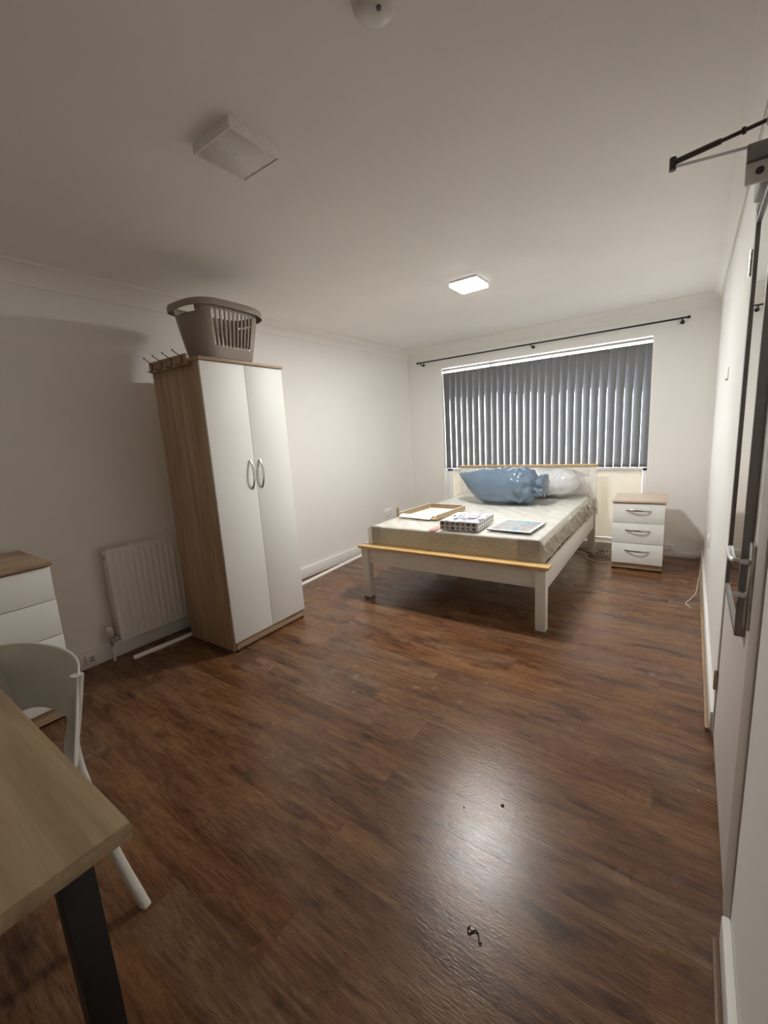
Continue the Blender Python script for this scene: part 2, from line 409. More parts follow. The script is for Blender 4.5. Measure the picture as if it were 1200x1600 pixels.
add_box(bm, XR + 0.06, XR + T, DY0, DY1, 0, DZ)
struct(obj('wall_right', bm, M['wall']))
WX0, WX1, WZ0, WZ1 = -2.56, -0.33, 0.085, 2.105
bm = bmesh.new()
YO = YB + 0.16
add_box(bm, XL, WX0, YB, YO, 0, ZC); add_box(bm, WX1, XR, YB, YO, 0, ZC)
add_box(bm, WX0, WX1, YB, YO, WZ1, ZC); add_box(bm, WX0, WX1, YB, YO, 0, WZ0)
struct(obj('wall_back', bm, M['wall']))

# window: white frame, glazed top half behind the blind, opal panels below
win = bpy.data.objects.new('window_1', None); C.objects.link(win); struct(win); win.location = (0, YB, 0)
bm = bmesh.new()
FW = 0.018
add_box(bm, WX0, WX0 + FW, 0.085, 0.15, WZ0, WZ1, 0.003); add_box(bm, WX1 - FW, WX1, 0.085, 0.15, WZ0, WZ1, 0.003)
add_box(bm, WX0 + FW, WX0 + 0.088, 0.085, 0.14, WZ0, 0.86, 0.003); add_box(bm, WX1 - 0.052, WX1 - FW, 0.085, 0.14, WZ0, 0.86, 0.003)
add_box(bm, WX0 + FW, WX1 - FW, 0.085, 0.15, WZ1 - 0.016, WZ1, 0.003); add_box(bm, WX0 + .09, WX1 - .055, 0.085, 0.15, WZ0, WZ0 + 0.03, 0.003)
add_box(bm, -1.95 - 0.02, -1.95 + 0.02, 0.09, 0.145, 0.86, WZ1 - 0.016, 0.003)
add_box(bm, WX0 + FW, WX1 - FW, 0.085, 0.145, 0.83, 0.862, 0.003)
obj('window_frame', bm, M['upvc'], win, True)
boxo('window_panel', M['panel'], win, WX0 + 0.091, WX1 - 0.055, 0.100, 0.113, WZ0 + 0.033, 0.829, bevel=0)
boxo('window_pane', M['glass'], win, WX0 + FW, WX1 - FW, 0.112, 0.116, 0.862, WZ1 - 0.016, bevel=0)
bm = bmesh.new()
add_box(bm, WX0 - 0.0, WX0 + 0.012, 0.002, 0.085, WZ0, WZ1 - 0.012, 0.001); add_box(bm, WX1 - 0.012, WX1, 0.002, 0.085, WZ0, WZ1 - 0.012, 0.001)
add_box(bm, WX0, WX1, 0.002, 0.085, WZ1 - 0.012, WZ1, 0.001)
obj('reveal_lining', bm, M['upvc'], win, True)
bm = bmesh.new()
add_box(bm, WX0 - 0.03, WX1 + 0.03, -0.022, 0.085, 0.062, 0.088, 0.004)
obj('window_sill', bm, M['gloss_white'], win, True)

# coving
def coving(name, p0, p1, inward, up=(0, 0, 1), r=0.10):
    bm = bmesh.new(); rings = []
    for p in (p0, p1):
        p = Vector(p); inn = Vector(inward); ring = [p.copy()]
        prof = [(0.0, r), (0.008, r), (0.008, r - 0.008)]
        for k in range(9):
            a = k / 8 * PI / 2
            prof.append((r - 0.008 - (r - 0.02) * math.cos(a) + 0.0, r - 0.008 - (r - 0.02) * math.sin(a)))
        prof = [(0, r), (0.006, r), (0.010, r - 0.010)] + [(r - (r - 0.010) * math.cos(k / 8 * PI / 2), r - (r - 0.010) * math.sin(k / 8 * PI / 2)) for k in range(9)] + [(r, 0.006), (r, 0)]
        for (a, b) in prof: ring.append(p + inn * a - Vector((0, 0, b)))
        rings.append(ring)
    add_loft(bm, rings)
    return struct(obj(name, bm, M['ceiling'], None, True, 40))
coving('trim_1', (XL, YN, ZC), (XL, YB, ZC), (1, 0, 0))
coving('trim_2', (XL, YB, ZC), (XR, YB, ZC), (0, -1, 0))
coving('trim_3', (XR, YB, ZC), (XR, YN, ZC), (-1, 0, 0), r=0.065)

def skirt(name, x0, x1, y0, y1, h, side, mat='gloss_white', t=0.018):
    bm = bmesh.new()
    if side == 'L': add_box(bm, x0, x0 + t, y0, y1, 0, h, 0.004)
    if side == 'R': add_box(bm, x0 - t, x0, y0, y1, 0, h, 0.004)
    if side == 'B': add_box(bm, x0, x1, y0 - t, y0, 0, h, 0.004)
    return struct(obj(name, bm, M[mat], None, True))
skirt('baseboard_left', XL, 0, YN, YB, 0.105, 'L')
skirt('baseboard_back', XL + 0.018, WX0 - .03, YB, 0, 0.075, 'B')
skirt('baseboard_back_right', WX1 + .03, XR - 0.018, YB, 0, 0.055, 'B')
skirt('baseboard_back_middle', WX0 - .03, WX1 + .03, YB, 0, 0.062, 'B')
skirt('baseboard_right', XR, 0, DY1 + 0.03, YB, 0.095, 'R')
skirt('baseboard_right_near', XR, 0, YN, 1.165, 0.095, 'R')
bm = bmesh.new()
add_box(bm, XR - 0.032, XR - 0.018, DY1 + 0.03, YB - 0.02, 0, 0.016, 0.004)
struct(obj('trim_4', bm, M['tan_trim'], None, True))
bm = bmesh.new(); add_box(bm, XR - 0.032, XR - 0.018, YN, 1.165, 0, 0.016, 0.004)
struct(obj('trim_5', bm, M['brown_trim'], None, True))

# door in the right wall
door = bpy.data.objects.new('door_1', None); C.objects.link(door); struct(door); door.location = (XR, 0, 0)
boxo('door_leaf', M['door_paint'], door, -0.003, 0.040, DY0 + 0.004, DY1 - 0.003, 0.006, DZ - 0.004, bevel=0.002)
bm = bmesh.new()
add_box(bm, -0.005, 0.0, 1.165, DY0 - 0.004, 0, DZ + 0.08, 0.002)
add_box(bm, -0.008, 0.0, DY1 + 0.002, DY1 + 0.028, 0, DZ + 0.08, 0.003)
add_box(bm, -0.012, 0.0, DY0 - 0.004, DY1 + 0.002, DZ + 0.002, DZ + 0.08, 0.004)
obj('door_frame', bm, M['frame_grey'], door, True)
for z in (0.22, 1.80):
    bm = bmesh.new()
    add_cyl(bm, (-0.010, DY1 - 0.001, z), (-0.010, DY1 - 0.001, z + 0.085), 0.0075, 14)
    for k in range(5): add_cyl(bm, (-0.010, DY1 - 0.001, z + 0.016 * k + .006), (-0.010, DY1 - 0.001, z + 0.016 * k + 0.011), 0.009, 14)
    add_box(bm, -0.0055, -0.0032, DY1 - 0.03, DY1 + 0.001, z, z + 0.085)
    obj('hinge', bm, M['chrome'], door, True)
hy = 1.335
bm = bmesh.new(); add_box(bm, -0.013, -0.003, hy - 0.022, hy + 0.022, 0.80, 1.02, 0.003)
plate = obj('handle_plate', bm, M['satin_metal'], door, True)
bm = bmesh.new()
add_tube(bm, smooth_pts([(-0.012, hy, 0.972), (-0.035, hy, 0.972), (-0.042, hy + 0.006, 0.972), (-0.046, hy + 0.025, 0.974), (-0.046, hy + 0.07, 0.976), (-0.044, hy + 0.115, 0.975)], 5), 0.0085, 14, flat=0.0085)
obj('handle_lever', bm, M['chrome'], plate, True)
bm = bmesh.new(); add_cyl(bm, (-0.012, hy, 0.885), (-0.024, hy, 0.885), 0.009, 16)
add_tube(bm, [(-0.024, hy, 0.885), (-0.040, hy, 0.885)], [0.0095, 0.0095], 12, flat=0.0035)
add_tube(bm, [(-0.026, hy, 0.879), (-0.027, hy, 0.862), (-0.026, hy, 0.85)], 0.004, 8)
obj('thumb_turn', bm, M['chrome'], plate, True)

# overhead door closer
dc = thing('door_closer', 'grey overhead door closer with folded arm at the top of the door', 'door closer', (XR, 1.60, 1.925))
bm = bmesh.new(); add_box(bm, -0.036, -0.003, 0.014, 0.20, 0.016, 0.070, 0.006, 3)
obj('closer_body', bm, M['grey_metal'], dc, True)
bm = bmesh.new(); add_box(bm, -0.070, -0.003, 0.0, 0.014, 0.0, 0.052, 0.004, 3)
o = obj('end_plate', bm, M['lamp_body'], dc, True)
bm = bmesh.new(); add_box(bm, -0.070, -0.003, -0.016, 0.016, 0.052, 0.090, 0.003, 3)
obj('arm_shoe', bm, M['grey_metal'], dc, True)
bm = bmesh.new(); add_cyl(bm, (-0.040, -0.003, 0.026), (-0.040, 0.001, 0.026), 0.009, 16)
obj('adjusting_screw', bm, M['dark_metal'], dc, True)
EL = Vector((-0.226, -0.10, 0.070))
bm = bmesh.new(); add_tube(bm, [(-0.060, -0.006, 0.086), EL + Vector((0, 0, -0.010))], 0.002, 4, flat=0.009, up=(0, 0, 1))
obj('closer_arm', bm, M['grey_metal'], dc, True)
bm = bmesh.new()
P1 = Vector((-0.028, -0.155, 0.069))
add_tube(bm, [EL, EL.lerp(P1, 0.50)], 0.0065, 10, flat=0.008); add_tube(bm, [EL.lerp(P1, 0.48), P1], 0.0045, 10)
add_tube(bm, [EL.lerp(P1, .70), EL.lerp(P1, .73)], 0.0080, 10)
obj('closer_arm', bm, M['dark_metal'], dc, True)
bm = bmesh.new(); add_cyl(bm, EL + Vector((0, 0, -0.018)), EL + Vector((0, 0, 0.012)), 0.008, 14); obj('elbow_joint', bm, M['dark_metal'], dc, True)
bm = bmesh.new(); add_box(bm, -0.045, -0.0125, -0.195, -0.145, 0.060, 0.085, 0.002); obj('arm_bracket', bm, M['grey_metal'], dc, True)

# mirror hanging on the door
mi = thing('door_mirror', 'tall narrow mirror in a thin grey frame hung on the white door', 'mirror', (XR - 0.003, 1.385, 0.752))
H, WD = 1.148, 0.425
bm = bmesh.new()
add_box(bm, -0.022, 0, 0, 0.016, 0, H, 0.0015); add_box(bm, -0.022, 0, WD - 0.016, WD, 0, H, 0.0015)
add_box(bm, -0.022, 0, 0.016, WD - 0.016, 0, 0.016, 0.0015); add_box(bm, -0.022, 0, 0.016, WD - 0.016, H - 0.016, H, 0.0015)
obj('mirror_frame', bm, M['grey_metal'], mi, True)
boxo('mirror_glass', M['mirror'], mi, -0.016, -0.010, 0.015, WD - 0.015, 0.015, H - 0.015, bevel=0)
boxo('mirror_backing', M['black_plastic'], mi, -0.010, 0.0, 0.015, WD - 0.015, 0.015, H - 0.015, bevel=0)

# ------------------------------------------------------------------ ceiling lamps
def ceiling_lamp(loc, label, lit, S=0.205, SY=0.212):
    t = thing('ceiling_lamp', label, 'ceiling light', loc, 0, 'square surface-mounted ceiling lamps')
    h = S / 2; k = SY / 2
    bm = bmesh.new(); add_box(bm, -h, h, -k, k, -0.012, 0.0, 0.002)
    obj('lamp_base', bm, M['lamp_body'], t, True)
    bm = bmesh.new()
    for a in ((-h, -h + .006, -k, k), (h - .006, h, -k, k), (-h + .006, h - .006, -k, -k + .006), (-h + .006, h - .006, k - .006, k)):
        add_box(bm, a[0], a[1], a[2], a[3], -0.034, -0.012, 0.001)
    obj('lamp_rim', bm, M['lamp_rim_lit'] if lit else M['lamp_body'], t, True)
    bm = bmesh.new(); add_box(bm, -h + 0.0062, h - 0.0062, -k + 0.0062, k - 0.0062, -0.036 if lit else -0.031, -0.013, 0.002)
    obj('diffuser', bm, M['lamp_glow'] if lit else M['lamp_off'], t, True)
    return t
ceiling_lamp((-1.352, 1.113, ZC), 'square white ceiling lamp, switched off, nearer the camera', False)
ceiling_lamp((-1.34, 3.02, ZC), 'square white ceiling lamp, glowing brightly, towards the window', True)
sd = thing('smoke_alarm', 'round white smoke alarm on the ceiling at the top edge', 'smoke alarm', (-0.675, 1.01, ZC))
bm = bmesh.new()
rings = [[(r * math.cos(2 * PI * k / 32), r * math.sin(2 * PI * k / 32), z) for k in range(32)] for r, z in ((0.052, 0), (0.054, -0.008), (0.050, -0.022), (0.040, -0.032), (0.018, -0.036))]
add_loft(bm, rings); obj('alarm_housing', bm, M['lamp_off'], sd, True)
bm = bmesh.new(); add_cyl(bm, (0.02, -0.01, -0.034), (0.02, -0.01, -0.0385), 0.006, 12); obj('test_button', bm, M['dark_metal'], sd, True)

# ------------------------------------------------------------------ vertical blind
vb = thing('vertical_blind', 'grey vertical slat blind hanging closed across the window', 'blind', (0, YB + 0.035, 0))
boxo('headrail', M['frame_grey'], vb, WX0 + 0.02, WX1 - 0.016, -0.020, 0.022, 2.060, 2.080, bevel=0.002)
NS = 29; bx0, bx1 = -2.500, -0.375
for i in range(NS):
    x = bx0 + (bx1 - bx0) * i / (NS - 1)
    jit = random.uniform(-1.5, 1.5); jit2 = random.uniform(-3, 3)
    bm = bmesh.new(); rings = []
    NZ = 26
    for k in range(NZ + 1):
        s = k / NZ; z = 2.036 - s * (2.036 - 0.872)
        op = max(0.0, min(1.0, (s + 0.02 - 0.04 * (1 - i / NS)) / 0.46)); op = op * op * (3 - 2 * op)
        ang = math.radians(11 + jit + (15 + 9 * i / NS + jit2) * op)
        w = 0.0472; row = []
        for j in range(9):
            u = -1 + 2 * j / 8
            lx = u * w; ly = -0.012 * (0.35 + 0.65 * op) * (1 - u * u)       # bows towards the room
            row.append((x + lx * math.cos(ang) + ly * math.sin(ang) * 0.2, -lx * math.sin(ang) * 1.0 + ly, z))
        rings.append(row)
    add_loft(bm, rings, cap=False, close=False)
    s_ = obj('slat', bm, M['slat'], vb, True, 60)
    s_.data.materials.append(M['slat_back'])
    so = s_.modifiers.new('thick', 'SOLIDIFY'); so.thickness = 0.0006; so.material_offset = 1; so.offset = -1
bm = bmesh.new()
for i in range(NS - 1):
    xa = bx0 + (bx1 - bx0) * i / (NS - 1); xb = bx0 + (bx1 - bx0) * (i + 1) / (NS - 1)
    pts = [(xa + (xb - xa) * t, -0.017 - 0.002, 0.876 - 0.010 * 4 * t * (1 - t)) for t in (0, .17, .33, .5, .67, .83, 1)]
    add_tube(bm, pts, 0.0012, 6)
obj('bottom_chain', bm, M['card_white'], vb, True)
for i in range(NS):
    x = bx0 + (bx1 - bx0) * i / (NS - 1)
    bm = bmesh.new(); add_box(bm, x - 0.036, x + 0.036, -0.006, 0.0, 0.872, 0.895, 0.001)
    obj('slat_weight', bm, M['slat'], vb, False)

# curtain rod
cr = thing('curtain_rod', 'thin black curtain rod on three brackets above the window', 'curtain rod', (0, YB - 0.08, 2.186))
bm = bmesh.new(); add_cyl(bm, (-2.82, 0, 0), (-0.09, 0, 0), 0.008, 14); obj('rod', bm, M['black'], cr, True)
for x in (-2.84, -0.09):
    bm = bmesh.new(); add_cyl(bm, (x, 0, 0), (x + 0.022, 0, 0), 0.0125, 14); obj('finial', bm, M['black'], cr, True)
for x in (-2.79, -1.435, -0.125):
    bm = bmesh.new(); add_tube(bm, [(x, 0.078, -0.022), (x, 0.01, -0.022), (x, 0.0, -0.012), (x, 0.0, -0.004)], 0.006, 8)
    add_cyl(bm, (x, 0.080, -0.022), (x, 0.074, -0.022), 0.017, 14)
    obj('rod_bracket', bm, M['black'], cr, True)

# ------------------------------------------------------------------ wardrobe
W, D, ZT = 0.632, 0.50, 1.826
wd = thing('wardrobe', 'tall two-door wardrobe with white doors and oak sides', 'wardrobe', (-2.322, 1.472, 0), 0.03)
bm = bmesh.new()
add_box(bm, -D, -0.018, 0, 0.016, 0.008, ZT, 0.001); add_box(bm, -D, -0.018, W - 0.016, W, 0.008, ZT, 0.001)
add_box(bm, -D, -0.02, 0.016, W - 0.016, 0.07, 0.086, 0.0); add_box(bm, -D, -D + 0.005, 0.016, W - 0.016, 0.086, ZT, 0.0)
obj('carcass', bm, M['oak'], wd, True)
boxo('top_panel', M['oak_y'], wd, -D - 0.002, 0.012, -0.006, W + 0.006, ZT, ZT + 0.020, bevel=0.004)
boxo('plinth', M['oak_y'], wd, -0.040, -0.010, 0.0165, W - 0.0165, 0.012, 0.064, bevel=0.001)
def bow_handle(parent, x, c, length, axis, depth=0.026):
    """flat bow handle; c = centre (y, z); runs along axis in the plane x"""
    bm = bmesh.new(); pts = []
    for k in range(13):
        t = -1 + 2 * k / 12; d = depth * (1 - abs(t) ** 2.4) + 0.002
        off = t * length / 2
        pts.append((x + d, c[0] + (off if axis == 'Y' else 0), c[1] + (off if axis == 'Z' else 0)))
    add_tube(bm, pts, [0.0032 + 0.003 * abs(-1 + 2 * k / 12) ** 3 for k in range(13)], 10, flat=[0.0075 + 0.001 * (1 - abs(-1 + 2 * k / 12)) for k in range(13)], up=(1, 0, 0))
    return obj('handle', bm, M['chrome'], parent, True)
for k, (a, b) in enumerate(((0.002, W / 2 - 0.0015), (W / 2 + 0.0015, W - 0.002))):
    d = boxo('door', M['white_lam'], wd, -0.016, 0.0, a, b, 0.068, ZT - 0.003, bevel=0.0012)
    y = W / 2 + (-0.038 if k == 0 else 0.040)
    bow_handle(d, 0.0, (y, 1.135), 0.185, 'Z')
for y in (0.02, W - 0.028):
    bm = bmesh.new(); add_box(bm, -0.034, -0.004, y - 0.010, y + 0.014, 0.0, 0.014, 0.002); obj('foot', bm, M['black_plastic'], wd, True)

# laundry basket on the wardrobe
lb = thing('laundry_basket', 'taupe plastic laundry basket with slotted sides on top of the wardrobe', 'laundry basket', (-2.438, 1.712, ZT + 0.0205), 0.04)
def sq(a, b, n, th):
    c, s = math.cos(th), math.sin(th)
    return (a * math.copysign(abs(c) ** (2 / n), c), b * math.copysign(abs(s) ** (2 / n), s))
def arc_params(a, b, n, cnt):
    """parameter values that space a superellipse evenly along its length"""
    K = 4000; pts = [sq(a, b, n, 2 * PI * k / K) for k in range(K + 1)]; cum = [0.0]
    for p, q in zip(pts[:-1], pts[1:]): cum.append(cum[-1] + math.hypot(q[0] - p[0], q[1] - p[1]))
    out = []; k = 0
    for j in range(cnt):
        t = cum[-1] * j / cnt
        while cum[k + 1] < t: k += 1
        out.append(2 * PI * (k + (t - cum[k]) / max(1e-9, cum[k + 1] - cum[k])) / K)
    return out
BH = 0.312
def basket():
    NT, NH = 176, 26
    bm = bmesh.new(); grid = []; th_ = arc_params(0.14, 0.22, 3.2, NT)
    for k in range(NH + 1):
        s = k / NH; f = s ** 0.85; ax = 0.115 + 0.050 * f; by = 0.190 + 0.058 * f; ring = []
        for th in th_:
            x, y = sq(ax, by, 3.2, th)
            ring.append(bm.verts.new((x, y, BH * s - 0.012 * s * (abs(y) / by) ** 4 + 0.002)))
        grid.append(ring)
    for k in range(NH):
        s = (k + 0.5) / NH
        for j in range(NT):
            j2 = (j + 1) % NT
            x, y = sq(1, 1, 3.2, (th_[j] + 0.5 * (th_[j2] - th_[j])) if j2 else th_[j] + 0.01)
            hole = False
            if abs(x) > 0.9 and abs(y) < 0.80 and 0.22 < s < 0.86 and j % 4 in (1, 2): hole = True
            if abs(y) > 0.93 and abs(x) < 0.62 and 0.80 < s < 0.92: hole = True
            if not hole: bm.faces.new((grid[k][j], grid[k][j2], grid[k + 1][j2], grid[k + 1][j]))
    bm.faces.new(list(reversed(grid[0])))
    return bm
body = obj('basket_body', basket(), M['basket'], lb, True, 50)
so = body.modifiers.new('thick', 'SOLIDIFY'); so.thickness = 0.003; so.offset = -1
bm = bmesh.new(); rings = []
for th in arc_params(0.14, 0.22, 3.2, 96):
    ring = []
    for (o, dz) in ((-0.004, 0.002), (0.010, 0.006), (0.022, 0.002), (0.026, -0.014), (0.025, -0.036), (0.022, -0.036), (0.020, -0.012), (0.012, -0.002), (-0.002, -0.004)):
        x, y = sq(0.165 + o, 0.248 + o, 3.2, th)
        ring.append((x, y, BH + 0.002 - 0.012 * (abs(y) / (0.248 + o)) ** 4 + dz))
    rings.append(ring)
rings.append(rings[0]); add_loft(bm, rings, cap=False)
bmesh.ops.remove_doubles(bm, verts=bm.verts, dist=1e-5)
obj('basket_rim', bm, M['basket'], lb, True, 50)

# coat hook rail at the top of the wardrobe side
hk = thing('coat_hook_rail', 'small wooden coat rail with four dark hooks at the wardrobe top', 'coat rack', (-2.808, 1.452, 1.807), 0.02)
boxo('backboard', M['oak_x'], hk, 0, 0.41, -0.018, -0.001, 0, 0.062, bevel=0.002)
for x in (0.045, 0.152, 0.262, 0.372):
    bm = bmesh.new()
    add_tube(bm, smooth_pts([(x - 0.07, -0.028, 0.092), (x - 0.008, -0.026, 0.054), (x, -0.021, 0.045), (x, -0.0205, 0.02), (x - 0.004, -0.024, 0.006), (x - 0.016, -0.034, 0.002), (x - 0.034, -0.040, 0.010)], 4), 0.0028, 8)
    add_tube(bm, [(x - 0.075, -0.028, 0.095), (x - 0.068, -0.028, 0.091)], 0.0045, 8)
    obj('hook', bm, M['dark_metal'], hk, True)

# ------------------------------------------------------------------ radiator
rd = thing('radiator', 'white ribbed panel radiator on the left wall beside the wardrobe', 'radiator', (XL, 1.055, 0.125))
RW, RH = 0.80, 0.61
bm = bmesh.new(); NU = 200; rings = []
def rib(u):
    if u < 0.025 or u > RW - 0.025: return 0.0
    p = ((u - 0.025) / 0.0385) % 1.0
    return 0.0065 * min(1, max(0, math.cos(2 * PI * p) * 1.3 * 0.5 + 0.5))
front = [(0.108 - 0.0065 + rib(RW * i / NU), RW * i / NU) for i in range(NU + 1)]
for z, amt in ((0.0, 0), (0.028, 0), (0.045, 1), (RH - 0.045, 1), (RH - 0.028, 0), (RH, 0)):
    ring = [((0.1015 + (x - 0.1015) * amt), y, z) for (x, y) in front]
    ring += [(0.090, RW, z), (0.090, 0, z)]
    rings.append(ring)
add_loft(bm, rings); obj('front_panel', bm, M['radiator'], rd, True, 30)
boxo('rear_panel', M['radiator'], rd, 0.028, 0.042, 0.0, RW, 0.0, RH, bevel=0.003)
bm = bmesh.new(); add_box(bm, 0.026, 0.1015, -0.003, 0.0, 0.02, RH - 0.005, 0.001); obj('side_grille', bm, M['radiator'], rd, True)
bm = bmesh.new()
for i in range(40): add_box(bm, 0.030, 0.100, 0.01 + i * 0.02, 0.014 + i * 0.02, RH - 0.004, RH + 0.004)
add_box(bm, 0.028, 0.032, 0, RW, RH - 0.002, RH + 0.005); obj('top_grille', bm, M['radiator'], rd)
bm = bmesh.new(); add_cyl(bm, (0.066, -0.004, RH - 0.05), (0.066, -0.014, RH - 0.05), 0.010, 12); obj('bleed_valve', bm, M['satin_metal'], rd, True)
bm = bmesh.new(); add_box(bm, 0.001, 0.03, 0.10, 0.13, 0.06, 0.55); obj('wall_bracket', bm, M['radiator'], rd)
bm = bmesh.new(); add_box(bm, 0.001, 0.03, 0.65, 0.68, 0.06, 0.55); obj('wall_bracket', bm, M['radiator'], rd)
vx, vy = 0.062, -0.045
bm = bmesh.new()
add_cyl(bm, (vx, vy, -0.02), (vx, vy, 0.045), 0.011, 14); add_cyl(bm, (vx, vy, 0.02), (vx, 0.0, 0.02), 0.010, 14)
add_cyl(bm, (vx, vy - .003, 0.02), (vx, vy + 0.028, 0.02), 0.0145, 6)
obj('valve_body', bm, M['chrome'], rd, True)
bm = bmesh.new(); rings = []
for r, z in ((0.014, 0.045), (0.0175, 0.05), (0.018, 0.085), (0.0165, 0.10), (0.008, 0.108)):
    rings.append([(vx + r * math.cos(2 * PI * k / 20) * (1 + 0.04 * (k % 2)), vy + r * math.sin(2 * PI * k / 20) * (1 + 0.04 * (k % 2)), z) for k in range(20)])
add_loft(bm, rings); obj('valve_head', bm, M['radiator'], rd, True, 50)
bm = bmesh.new(); add_tube(bm, [(vx, vy, -0.02), (vx, vy, -0.09), (vx, vy, -0.125)], 0.0075, 10); obj('pipe', bm, M['radiator'], rd, True)

# loose quadrant strip on the floor along the left wall
bm = bmesh.new(); rings = []
path = [(-2.885, 1.085), (-2.868, 1.47), (-2.883, 2.1), (-2.908, 2.63), (-2.965, 3.30), (-2.99, 3.7), (-2.996, 4.5)]
for p in smooth_pts([(a, b, 0) for a, b in path], 6):
    w = 0.020; hgt = 0.020
    rings.append([(p.x, p.y, 0.0005)] + [(p.x + w * math.cos(a), p.y, 0.0005 + hgt * math.sin(a)) for a in (0, .4, .8, 1.2, PI / 2)])
add_loft(bm, rings)
tag(obj('quadrant_moulding', bm, M['gloss_white'], None, True), 'loose white quadrant strip lying along the floor by the left wall', 'moulding')

# small sockets
def socket(name, loc, rotz, label, w=0.146, h=0.086, holes=2, cat='socket', t_=0.010):
    t = thing(name, label, cat, loc, rotz)
    bm = bmesh.new(); add_box(bm, -w / 2, w / 2, -t_, 0, -h / 2, h / 2, 0.003); f = obj('faceplate', bm, M['upvc'], t, True)
    for k in range(holes):
        cx = (k - (holes - 1) / 2) * w / holes * 0.98
        bm = bmesh.new()
        add_box(bm, cx - 0.004, cx + 0.004, -t_ - 0.0006, -t_ + 0.001, 0.004, 0.016)
        for dx in (-0.011, 0.011): add_box(bm, cx + dx - 0.0035, cx + dx + 0.0035, -t_ - 0.0006, -t_ + 0.001, -0.018, -0.012)
        obj('pin_slots', bm, M['black_plastic'], t)
        bm = bmesh.new(); add_box(bm, cx - 0.006 + 0.02, cx + 0.006 + 0.02, -t_ - 0.003, -t_ + .001, 0.02, 0.034, 0.001); obj('rocker', bm, M['upvc'], t, True)
    return t
socket('wall_socket', (-0.155, YB - 0.001, 0.092), 0, 'white double socket low on the window wall behind the bedside cabinet', h=0.06, t_=0.022)
socket('wall_socket', (XL + 0.001, 4.23, 0.385), PI / 2, 'pale socket on the left wall behind the bed')
socket('wall_switch', (XR - 0.001, 3.80, 0.44), -PI / 2, 'small white plate on the right wall above the trailing white cord', w=0.086, h=0.086, holes=1)
ts = thing('telephone_socket', 'small white telephone socket on the skirting left of the radiator', 'socket', (XL + 0.018, 0.895, 0.06))
bm = bmesh.new(); add_box(bm, 0, 0.018, -0.032, 0.032, -0.030, 0.028, 0.004); obj('socket_box', bm, M['radiator'], ts, True)
for z in (-0.010, 0.008):
    bm = bmesh.new(); add_box(bm, 0.0175, 0.0190, -0.014, 0.014, z, z + 0.006); obj('socket_slot', bm, M['black_plastic'], ts)
wh = thing('wall_hook', 'small pale hook on the right wall beyond the door', 'hook', (XR, 3.12, 1.55))
bm = bmesh.new(); add_box(bm, -0.003, 0, -0.006, 0.006, -0.03, 0.04, 0.001); obj('hook_plate', bm, M['frame_grey'], wh, True)
bm = bmesh.new(); add_tube(bm, smooth_pts([(-0.003, 0, -0.02), (-0.007, 0, -0.030), (-0.011, 0, -0.022)], 5), 0.003, 8); obj('hook_arm', bm, M['frame_grey'], wh, True)

# cables
def cable(name, pts, label, r=0.003, k=8):
    bm = bmesh.new(); add_tube(bm, smooth_pts(pts, k), r, 8)
    return tag(obj(name, bm, M['cable'], None, True), label, 'cable')
loops = []
for i in range(40):
    a = i * 0.52; rr = 0.075 + 0.02 * math.sin(i * 1.7)
    loops.append((-0.678 + rr * 1.1 * math.cos(a), 4.66 + rr * 1.2 * math.sin(a) + 0.01 * math.sin(i * .9), 0.005 + 0.001 * i))
cable('coiled_cable', [(-0.88, 4.79, 0.004), (-0.76, 4.77, 0.004)] + loops + [(-0.61, 4.58, 0.02), (-0.575, 4.55, 0.006)], 'coil of white cable on the floor between bed leg and bedside cabinet', 0.0036, 4)
cable('trailing_cable', [(-0.93, 4.70, 0.004), (-0.83, 4.64, 0.004), (-0.80, 4.50, 0.004), (-0.72, 4.42, 0.004), (-0.64, 4.37, 0.004), (-0.585, 4.40, 0.004)], 'single white lead curving over the floor in front of the coiled cable', 0.004)
cable('hanging_cord', [(XR - 0.013, 3.80, 0.40), (XR - 0.03, 3.85, 0.25), (XR - 0.045, 3.9, 0.10), (XR - 0.055, 3.85, 0.012), (XR - 0.09, 3.70, 0.004), (XR - 0.115, 3.60, 0.004), (XR - 0.085, 3.52, 0.004)], 'short pale cord trailing down the right wall onto the floor', 0.003)

# ------------------------------------------------------------------ bed
bed = thing('double_bed', 'off-white wooden double bed with pine top rails in front of the window', 'bed', (-0.712, 2.683, 0), 0.025)
BW, BL, PW = 1.478, 2.077, 0.066
for x in (-PW, -BW):
    bm = bmesh.new(); add_box(bm, x, x + PW, 0, PW, 0, 0.425, 0.003); obj('leg', bm, M['bed_white'], bed, True)
    bm = bmesh.new(); add_box(bm, x, x + PW, BL - 0.045, BL, 0, 0.905, 0.003); obj('leg', bm, M['bed_white'], bed, True)
boxo('footboard', M['bed_white'], bed, -BW + PW, -PW, 0.018, 0.042, 0.290, 0.425, bevel=0.002)
boxo('footboard_cap', M['pine'], bed, -BW - 0.022, 0.022, -0.018, PW + 0.012, 0.425, 0.448, bevel=0.006)
for x in (-0.040, -BW + 0.014):
    boxo('side_rail', M['bed_white'], bed, x, x + 0.026, PW, BL - 0.045, 0.262, 0.415, bevel=0.003)
bm = bmesh.new()
add_box(bm, -BW + PW, -PW, BL - 0.036, BL - 0.014, 0.40, 0.905, 0.002)
add_box(bm, -BW + PW, -PW, BL - 0.042, BL - 0.034, 0.80, 0.905, 0.003)
obj('headboard', bm, M['bed_white'], bed, True)
boxo('headboard_cap', M['pine'], bed, -BW - 0.012, 0.012, BL - 0.065, BL + 0.012, 0.905, 0.922, bevel=0.004)
for i in range(13):
    y = 0.12 + i * 0.15
    boxo('slat', M['pine'], bed, -BW + 0.042, -0.042, y, y + 0.07, 0.365, 0.383, bevel=0)

